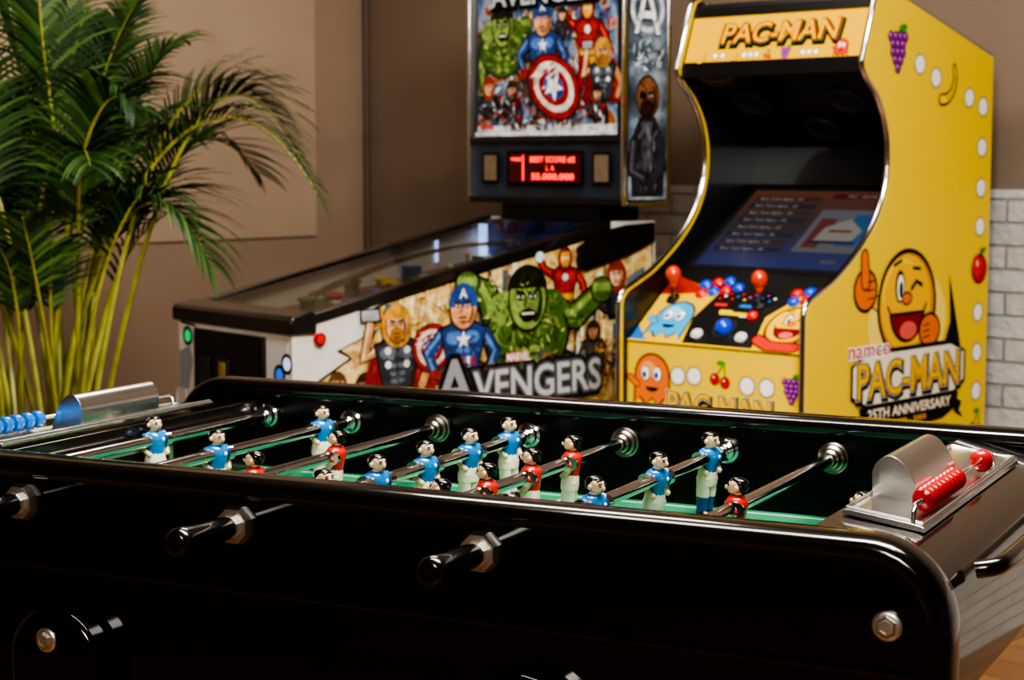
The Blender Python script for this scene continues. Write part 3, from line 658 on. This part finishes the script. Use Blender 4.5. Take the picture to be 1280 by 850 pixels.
def grapes(A,x,y,s):
    A.line([(x+.2*s,y+.9*s),(x,y+.5*s)],.12*s,'#2e6a24'); A.ell(x+.45*s,y+.8*s,.35*s,.2*s,'#3e8a2c',rot=20)
    for r,n in ((0,4),(1,3),(2,3),(3,2),(4,1)):
        for k in range(n):
            px,py=x+(k-(n-1)/2)*.42*s,y+.4*s-r*.36*s
            A.ell(px,py,.27*s,.27*s,'#2b0f33',n=12); A.ell(px,py,.22*s,.22*s,'#8a2a8f',n=12); A.ell(px-.06*s,py+.08*s,.07*s,.07*s,'#d79fdc',n=8)
def cherries(A,x,y,s):
    A.line([(x+.4*s,y+1*s),(x-.4*s,y-.1*s)],.1*s,'#2f7a24'); A.line([(x+.4*s,y+1*s),(x+.5*s,y-.3*s)],.1*s,'#2f7a24'); A.ell(x+.1*s,y+1*s,.4*s,.2*s,'#3f9a2e')
    for dx,dy in((-.45,-.25),(.5,-.45)):
        A.ell(x+dx*s,y+dy*s,.46*s,.46*s,K); A.ell(x+dx*s,y+dy*s,.4*s,.4*s,'#c3141c'); A.ell(x+(dx-.12)*s,y+(dy+.15)*s,.1*s,.1*s,'#ffc0c0')
def banana(A,x,y,s):
    c=[(x+s*math.cos(R(t)),y+s*math.sin(R(t))) for t in range(-95,35,12)]
    A.line(c,.56*s,'#3a2a10',.32*s); A.line(c,.36*s,'#f3d02b',.13*s); A.line(c[2:-2],.06*s,'#9a7a18')
def ghost(A,x,y,s,c,lt):
    pts=[(x+s*math.cos(R(t)),y+.25*s+s*math.sin(R(t))) for t in range(0,181,15)]+[(x-1.05*s,y-1.1*s)]
    for k in range(1,7): pts.append((x-1.05*s+k*.35*s,y-(.8 if k%2 else 1.15)*s))
    A.poly([(x+(p[0]-x)*1.09,y+(p[1]-y)*1.08) for p in pts],K); A.poly(pts,c); A.ell(x-.25*s,y+.55*s,.45*s,.4*s,lt)
    for d in(-.42,.3):
        A.ell(x+d*s,y+.35*s,.27*s,.36*s,K); A.ell(x+d*s,y+.35*s,.23*s,.32*s,'#ffffff'); A.ell(x+d*s-.05*s,y+.28*s,.12*s,.17*s,'#1b2a8a')
    A.ell(x,y-.3*s,.38*s,.22*s,K,a0=180,a1=360)
    limb(A,[(x-.9*s,y-.2*s),(x-1.35*s,y+.1*s)],.3*s,c)
def pac(A,x,y,r,thumb=True):
    org,yl='#e8761c','#f0ba12'
    if thumb:
        limb(A,[(x-.9*r,y+.0*r),(x-1.35*r,y+.2*r)],.24*r,yl)
        A.ell(x-1.5*r,y+.35*r,.42*r,.42*r,K); A.ell(x-1.5*r,y+.35*r,.36*r,.36*r,org)
        A.line([(x-1.5*r,y+.5*r),(x-1.55*r,y+1.0*r)],.34*r,K,.28*r); A.line([(x-1.5*r,y+.5*r),(x-1.55*r,y+1.0*r)],.26*r,org,.2*r)
        for k in range(3): A.line([(x-1.42*r,y+(.18+.16*k)*r),(x-1.2*r,y+(.2+.16*k)*r)],.03*r,K)
    A.ell(x,y,1.09*r,1.09*r,K,n=40); A.ell(x,y,r,r,'#d48a14',n=40); A.ell(x-.04*r,y+.04*r,.93*r,.93*r,yl,n=36); A.ell(x-.2*r,y+.25*r,.7*r,.65*r,'#f6d040'); A.ell(x-.12*r,y+.15*r,.72*r,.66*r,yl)
    A.ell(x-.28*r,y+.36*r,.17*r,.32*r,K); A.ell(x-.26*r,y+.34*r,.12*r,.25*r,'#ffffff'); A.ell(x-.24*r,y+.30*r,.07*r,.16*r,K)
    A.line([(x+.15*r,y+.3*r),(x+.32*r,y+.44*r),(x+.52*r,y+.36*r)],.09*r,K)
    A.line([(x-.5*r,y+.78*r),(x-.25*r,y+.86*r)],.07*r,K); A.line([(x+.2*r,y+.7*r),(x+.45*r,y+.68*r)],.07*r,K)
    A.ell(x-.02*r,y+.12*r,.2*r,.14*r,K); A.ell(x-.02*r,y+.12*r,.16*r,.10*r,org)
    A.ell(x,y-.08*r,.66*r,.66*r,K,a0=185,a1=355); A.ell(x,y-.12*r,.58*r,.55*r,'#8b1416',a0=188,a1=352); A.ell(x+.05*r,y-.5*r,.32*r,.18*r,'#e2655a')
    A.line([(x-.7*r,y-.02*r),(x-.62*r,y-.14*r)],.06*r,K); A.line([(x+.7*r,y-.02*r),(x+.62*r,y-.14*r)],.06*r,K)
    if thumb:
        A.ell(x+.85*r,y-.55*r,.42*r,.36*r,K); A.ell(x+.85*r,y-.55*r,.36*r,.3*r,org)
        for k in range(3): A.line([(x+.62*r,y-(.45+.12*k)*r),(x+.85*r,y-(.42+.12*k)*r)],.03*r,K)
def logo(A,t,cx,cy,h,w,fill='#eebb10',e2='#f4f2ea',o1=.012,o2=.0065):
    A.text(t,cx+.004,cy-.006,h,K,width=w,off=o1); A.text(t,cx,cy,h,e2,width=w*.985,off=o2); A.text(t,cx,cy,h,K,width=w*.975,off=o2*.75); A.text(t,cx,cy,h,fill,width=w*.955,off=.0015)
A=Art('side_print',AC,(0,0,0),(1,0,0),(0,0,1))
for d,z in ((.506,1.482),(.588,1.4495),(.766,1.4015),(.842,1.379),(.842,1.268),(.842,1.158),(.842,1.051),(.842,.815),(.842,.703),(.842,.595)): pellet(A,d,z,.023)
grapes(A,.395,1.525,.055); banana(A,.625,1.455,.062)
A.ell(.842,.935,.043,.042,K); A.ell(.842,.935,.038,.037,'#c3171a'); A.ell(.83,.945,.028,.03,'#d8322c'); A.line([(.842,.965),(.852,.99)],.007,'#3a2410'); A.ell(.862,.985,.016,.007,'#3e8a2c',rot=25); A.ell(.83,.95,.008,.010,'#ff9a90')
cherries(A,.842,.50,.04)
A.poly([(.28,.72),(.34,.90),(.32,.80),(.38,.70),(.64,.70),(.69,.80),(.68,.93),(.745,.74),(.76,.66),(.21,.66)],'#15130f')
A.ell(.47,.81,.195,.155,'#f4dc6a')
pac(A,.465,.858,.135)
A.poly([(.20,.715),(.20,.63),(.27,.60),(.72,.60),(.775,.63),(.775,.715),(.70,.75),(.28,.75)],K)
A.poly([(.21,.712),(.21,.637),(.275,.61),(.715,.61),(.765,.637),(.765,.712),(.695,.738),(.285,.738)],'#ebe5cf')
logo(A,'PAC-MAN',.485,.668,.090,.53)
A.outl('namco',.285,.752,.040,'#c8161d','#ffffff',width=.20,off=.004)
A.poly([(.24,.605),(.74,.605),(.73,.565),(.66,.54),(.49,.53),(.32,.54),(.25,.565)],K)
A.text('25TH ANNIVERSARY',.49,.582,.026,'#f3ead0',width=.42,off=.001)
A.text('1980 - 2005',.49,.553,.013,'#e8a020',width=.16,off=.0006)
A.poly([(.22,.575),(.26,.59),(.26,.55),(.21,.53),(.235,.552)],K); A.poly([(.76,.575),(.72,.59),(.72,.55),(.77,.53),(.745,.552)],K)
A.ell(.49,.50,.07,.03,K); A.text('30',.49,.505,.03,'#f6d02c',off=.001)
A.done()
A=Art('front_print',AC,(.025,WD,0),(0,-1,0),(0,0,1))
for e,z in ((.19,.675),(.243,.679),(.41,.667),(.470,.667)): pellet(A,e,z,.021)
ghost(A,.105,.655,.055,'#e8762a','#f6a860'); cherries(A,.325,.685,.034); grapes(A,.545,.675,.034)
logo(A,'PAC-MAN',.32,.597,.065,.34,o1=.010,o2=.006)
for e in (.1,.2,.45,.55): pellet(A,e,.45,.021)
A.done()
mv=Vector((.303-.257,0,1.618-1.486)).normalized()
A=Art('marquee_print',AC,(.257,WD,1.486),(0,-1,0),mv)
A.rect(.022,.0,.578,.010,K)
A.text('PAC-MAN',.316,.076,.054,K,width=.39,off=.008,shear=.1); A.text('PAC-MAN',.312,.083,.054,'#245f2e',width=.385,off=.005,shear=.1); A.text('PAC-MAN',.31,.085,.054,'#981f10',width=.38,off=.0038,shear=.1); A.text('PAC-MAN',.31,.085,.054,'#dca810',width=.365,off=.0005,shear=.1)
for e in (.12,.145,.215,.235,.255,.40,.42,.44): pellet(A,e,.026,.0065)
banana(A,.07,.026,.016); banana(A,.18,.028,.014); grapes(A,.345,.030,.018); cherries(A,.29,.024,.012); ghost(A,.515,.033,.018,'#d0342a','#ee7a6a')
A.done()
cv=Vector((.255-.60,0,1.468-1.27)).normalized(); cn=Vector((cv.z,0,-cv.x)); cn=-cn if cn.x>0 else cn
if cn.z>0: cn=-cn
b=MB(); grill=mat('speaker_grill','#3c3e43',.4,.3)
for y,t in ((.15,.24),(.45,.24),(.3,.10)):
    c=Vector((.60,y,1.27))+cv*t+cn*.001
    b.lathe(c,cn,[(0,.058),(.006,.058),(.008,.048),(.004,.043),(.002,.015),(.006,.0)],grill,26)
b.obj('speakers',AC)
sv=Vector((.575-.24,0,1.165-.935)).normalized()
A=Art('monitor_screen',AC,(.24,WD,.935),(0,-1,0),sv)
def scr(h,e=.5):
    if 'screen_'+h in MATS: return MATS['screen_'+h]
    m=mat('screen_'+h,h,.3,0,0,emit=.18+e*.4,spec=.3); m.node_tree.nodes['Principled BSDF'].inputs['Base Color'].default_value=(.01,.01,.012,1); return m
sm=bpy.data.materials.new('screen_gradient'); sm.use_nodes=True; nt=sm.node_tree; bb=nt.nodes['Principled BSDF']; bb.inputs['Roughness'].default_value=.3; bb.inputs['Specular IOR Level'].default_value=.3
tc=nt.nodes.new('ShaderNodeTexCoord'); sp=nt.nodes.new('ShaderNodeSeparateXYZ'); rp=nt.nodes.new('ShaderNodeValToRGB'); mr=nt.nodes.new('ShaderNodeMapRange'); mr.inputs[1].default_value=.95; mr.inputs[2].default_value=1.16
nt.links.new(tc.outputs['Object'],sp.inputs[0]); nt.links.new(sp.outputs['Z'],mr.inputs[0]); nt.links.new(mr.outputs[0],rp.inputs[0])
rp.color_ramp.elements[0].color=lin('#3a4a90'); rp.color_ramp.elements[1].color=lin('#8a5030'); e=rp.color_ramp.elements.new(.5); e.color=lin('#4e4346')
bb.inputs['Base Color'].default_value=(.01,.01,.012,1); nt.links.new(rp.outputs[0],bb.inputs['Emission Color']); bb.inputs['Emission Strength'].default_value=.38
A.rect(.045,.012,.565,.392,'#1b1b1e'); A.rect(.06,.028,.555,.376,sm)
for k in range(8): 
    y=.335-k*.033; A.rect(.08,y-.011,.30,y+.011,scr('#4e4650' if k%2 else '#6a554c',.1)); A.text('Best Tank Fights - 0%d'%(k+1),.17,y,.011,scr('#c8c8d0',.5),width=.14)
A.rect(.33,.10,.53,.29,scr('#8a8a90',.3)); A.rect(.35,.12,.40,.25,scr('#94463c',.3)); A.rect(.45,.13,.515,.27,scr('#3d6fa8',.4)); A.poly([(.37,.14),(.49,.15),(.50,.2),(.44,.25),(.38,.21)],scr('#b8b4a8',.3)); A.rect(.36,.14,.5,.152,scr('#2a3a5a',.2)); A.rect(.40,.19,.47,.20,scr('#94463c',.3))
A.text('PLAY',.47,.06,.014,scr('#c8a840',.3)); A.rect(.33,.34,.53,.362,scr('#7a2424',.2)); A.text('PAC  ARCADE',.43,.351,.012,scr('#d0d0d0',.3))
A.done()
P0=Vector((.022,0,DZ0)); P1=Vector((.24,0,.935)); dv=(P1-P0).normalized(); DL=(P1-P0).length
b=MB(); b.prism([(P0.x,P0.z),(P1.x,P1.z),(P1.x+.01,P1.z-.03),(P0.x+.012,P0.z-.02)],'y',y0,y1,BLACKM); b.obj('control_deck',AC,smooth=False)
A=Art('deck_print',AC,(P0.x,WD,P0.z),(0,-1,0),dv)
A.rect(.022,.0,.578,.006,'#e9bc1d')
A.poly([(.025,.006),(.20,.006),(.18,.10),(.21,.2),(.025,.26)],'#dcb41c'); A.poly([(.42,.006),(.575,.006),(.575,.26),(.46,.2),(.40,.12)],'#dcb41c')
A.poly([(.025,.18),(.2,.2),(.025,.262)],'#a32a1e'); A.poly([(.025,.006),(.08,.006),(.025,.06)],'#2c6fb8')
ghost(A,.12,.085,.055,'#3aa0d8','#8fd0f0'); pac(A,.49,.095,.066,thumb=False); limb(A,[(.42,.04),(.46,.02),(.54,.02)],.03,'#d03020')
for e,v,c in ((.27,.13,'#f0d030'),(.24,.155,'#d03020'),(.32,.155,'#3070c0'),(.34,.12,'#e0e0e0')): A.rect(e-.02,v-.006,e+.02,v+.006,c)
for k in range(14): A.rect(.22+k*.013,.175+.01*(k%3),.228+k*.013,.182+.01*(k%3),random.choice(['#d03020','#e0c030','#3070c0','#e8e8e8','#c050a0']))
A.rect(.255,.118,.345,.13,'#d8c020'); A.ring(.30,.07,.034,.006,'#30323a')
A.done()
b=MB(); dn=Vector((-dv.z,0,dv.x))
def dk(e,v): return Vector((P0.x,WD-e,P0.z))+dv*v
b.sph(tuple(dk(.30,.07)+dn*.004),.024,mat('trackball_blue','#1440d0',.12,0,1,emit=.2),20,14)
RED=mat('button_gloss_red','#d2201c',.2,0,.6,emit=.05); BLU=mat('button_gloss_blue','#1c4fd0',.2,0,.6,emit=.08); WHT=mat('button_white','#d8d8d8',.3)
for e,v,m_ in ((.15,.225,BLU),(.185,.235,RED),(.22,.242,BLU),(.155,.19,RED),(.19,.20,BLU),(.225,.207,RED),(.26,.22,BLU),(.45,.21,RED),(.485,.218,BLU),(.52,.222,RED),(.455,.18,BLU),(.49,.186,RED),(.525,.19,BLU),(.23,.04,WHT),(.37,.04,WHT),(.36,.12,RED)):
    b.lathe(dk(e,v),dn,[(0,.0165),(.006,.0165),(.008,.0125),(.011,.0125),(.0125,.0105)],m_,18)
OR=mat('joystick_orange','#d8401a',.15,0,.8)
for e,v in ((.075,.165),(.355,.165)):
    p=dk(e,v); b.lathe(p,dn,[(0,.02),(.003,.02),(.006,.007)],BLACKM,16); q=p+Vector((0,0,.055)); b.path([p,q],.005,CHROME,10); b.sph(tuple(q+Vector((0,0,.012))),(.022,.022,.024),OR,18,12)
    b.lathe(q+Vector((0,0,-.022)),(0,0,1),[(0,.007),(.01,.012),(.02,.010)],OR,14)
b.obj('joysticks_and_buttons',AC)

# ================================================================== PALM
PL=empty('potted_areca_palm',P(-1.17,4.5,0),R(26.7))
b=MB(); b.lathe((0,0,0),(0,0,1),[(0,.15),(.02,.16),(.34,.20),(.36,.215),(.40,.215),(.40,.195),(.36,.19),(.36,.0)],mat('pot_charcoal','#3a3835',.5,bump=.2,bscale=30),36); b.obj('pot',PL)
b=MB(); b.lathe((0,0,.355),(0,0,1),[(0,.188),(.015,.18),(.022,.0)],mat('potting_soil','#2a1c12',.95,bump=.8,bscale=80),24); b.obj('soil',PL)
lf=[mat('palm_leaf_a','#28431f',.5,var=.3,vscale=8,spec=.3),mat('palm_leaf_b','#172f18',.5,var=.3,vscale=8,spec=.3),mat('palm_leaf_c','#3e5a2c',.5,var=.3,vscale=8,spec=.3)]
stem=mat('palm_stem','#84853a',.45,var=.3,vscale=20)
st=MB(); le=MB()
def frond(b0,c1,c2,tip,n=26,ll=.24,droop=.5,start=.38):
    b0,c1,c2,tip=map(Vector,(b0,c1,c2,tip)); N=28; pts=[]
    for k in range(N+1):
        t=k/N; pts.append(b0*(1-t)**3+c1*3*t*(1-t)**2+c2*3*t*t*(1-t)+tip*t**3)
    st.path(pts,[.0075*(1-k/N)**.8+.0013 for k in range(N+1)],stem,6)
    for k in range(n):
        t=start+(1-start)*(k+.5)/n; f=t*N; i=min(int(f),N-1); p=pts[i].lerp(pts[i+1],f-i); tg=(pts[min(i+1,N)]-pts[max(i-1,0)]).normalized()
        sd=tg.cross(Vector((0,0,1))); 
        if sd.length<.15: sd=Vector((random.uniform(-1,1),random.uniform(-1,1),0))
        sd.normalize(); up=sd.cross(tg).normalized()
        u=(t-start)/(1-start); L=ll*(.45+.9*math.sin(math.pi*min(1,u*.85+.12)))*.85
        for s in(-1,1):
            d=(sd*s*.85+tg*(.55+.5*u)+up*.28).normalized(); l=L*random.uniform(.85,1.1); w=.0055*random.uniform(.8,1.15)
            q=p.copy(); dd=d.copy(); wv=dd.cross(up).normalized(); m_=random.choice(lf); prev=None; S4=5
            for j in range(S4+1):
                ww=w*(1-(j/S4)**2)*(1 if j else .5)+.0005; a=q-wv*ww; c=q+wv*ww
                if prev: le.face([prev[0],prev[1],c,a],m_)
                prev=(a,c); q=q+dd*(l/S4); dd=(dd+Vector((0,0,-1))*droop*.22*(1+j*.3)).normalized()
def rb(): 
    a=random.uniform(0,6.28); r=random.uniform(.02,.13); return (r*math.cos(a),r*math.sin(a),.36)
F=[((.70,-.05,1.14),1.66,.34),((.44,-.1,.98),1.38,.2),((.58,.1,1.36),1.62,.25),((.33,.15,1.52),1.5,.18),((.16,.0,1.70),1.45,.06),((.04,-.1,1.66),1.4,.02),
   ((.28,-.2,1.36),1.5,.12),((-.10,.1,1.70),1.4,-.03),((-.30,-.05,1.55),1.5,-.12),((-.5,.05,1.3),1.55,-.2),((-.40,-.1,1.15),1.4,-.2),
   ((.20,-.30,1.22),1.4,.1),((.3,.35,1.3),1.5,.15),((-.2,.35,1.4),1.5,-.1),((.1,.4,1.60),1.5,.05),
   ((-.15,-.25,1.5),1.4,-.06),((.5,.3,1.2),1.5,.25),((.64,.02,1.25),1.68,.34),((.36,.0,1.08),1.30,.17),
   ((.22,.2,1.64),1.5,.1),((-.05,.25,1.25),1.35,-.02)]
for tip,cz,cx in F:
    o=rb(); t=Vector(tip)
    frond(o,(o[0]*1.2+cx*.35,o[1]+t.y*.2,.36+(cz-.36)*.55),(cx*1.25,t.y*.5,cz),tip,n=random.randint(34,40),ll=random.uniform(.18,.235),droop=random.uniform(.45,.8),start=random.uniform(.42,.53))
for k in range(9):
    o=rb(); a=random.uniform(0,6.28); r=random.uniform(.08,.24); z=random.uniform(.95,1.2)
    frond(o,(o[0]*1.2,o[1]*1.2,.6),(r*.6*math.cos(a),r*.6*math.sin(a),z*.9),(r*1.5*math.cos(a),r*1.5*math.sin(a),z),n=14,ll=.13,start=.68)
st.obj('stems',PL); le.obj('leaflets',PL,smooth=False)

# ================================================================== LIGHTS
def area(name,loc,tgt,size,power,col,sy=None):
    l=bpy.data.lights.new(name,'AREA'); l.energy=power; l.color=col; l.shape='RECTANGLE'; l.size=size; l.size_y=sy or size
    o=bpy.data.objects.new(name,l); bpy.context.scene.collection.objects.link(o); o.location=loc
    o.rotation_euler=(Vector(tgt)-Vector(loc)).to_track_quat('-Z','Y').to_euler(); return o
def spot(name,loc,tgt,power,col,ang=50,blend=.5,r=.06):
    l=bpy.data.lights.new(name,'SPOT'); l.energy=power; l.color=col; l.spot_size=R(ang); l.spot_blend=blend; l.shadow_soft_size=r
    o=bpy.data.objects.new(name,l); bpy.context.scene.collection.objects.link(o); o.location=loc
    o.rotation_euler=(Vector(tgt)-Vector(loc)).to_track_quat('-Z','Y').to_euler(); return o
area('ceiling_light_main',P(.6,2.3,2.75),P(.4,4.6,.8),1.1,120,(1,.95,.88))
area('ceiling_light_rear',P(-.1,4.3,2.8),P(-.1,4.6,0),.9,30,(1,.88,.74))
area('ceiling_light_table',P(.2,2.2,2.8),P(.0,2.3,.8),.6,40,(1,.93,.85),1.6)
area('fill_light_front',P(-.7,-1.0,2.7),P(-.2,1.8,.8),1.0,66,(1,.92,.82))  # added fill behind the camera, brightens table front, handles and chrome
spot('spot_plant',P(-1.0,2.6,1.75),P(-1.0,5.0,1.42),78,(1,.84,.66),52,.7,.03)
w=bpy.data.worlds.new('world'); bpy.context.scene.world=w; w.use_nodes=True; w.node_tree.nodes['Background'].inputs[0].default_value=(.5,.4,.32,1); w.node_tree.nodes['Background'].inputs[1].default_value=.3
# ================================================================== CAMERA
cd=bpy.data.cameras.new('camera'); cam=bpy.data.objects.new('camera',cd); bpy.context.scene.collection.objects.link(cam)
cam.location=(0,0,CAMZ); cam.rotation_euler=(R(90-5.73),0,R(26.7)); cd.lens=63.87; cd.sensor_width=36; cd.clip_start=.05
cd.dof.use_dof=True; cd.dof.focus_distance=2.1; cd.dof.aperture_fstop=9
bpy.context.scene.camera=cam
bpy.context.scene.view_settings.view_transform='AgX'
try: bpy.context.scene.view_settings.look='AgX - High Contrast'
except Exception: pass
bpy.context.scene.view_settings.exposure=.15
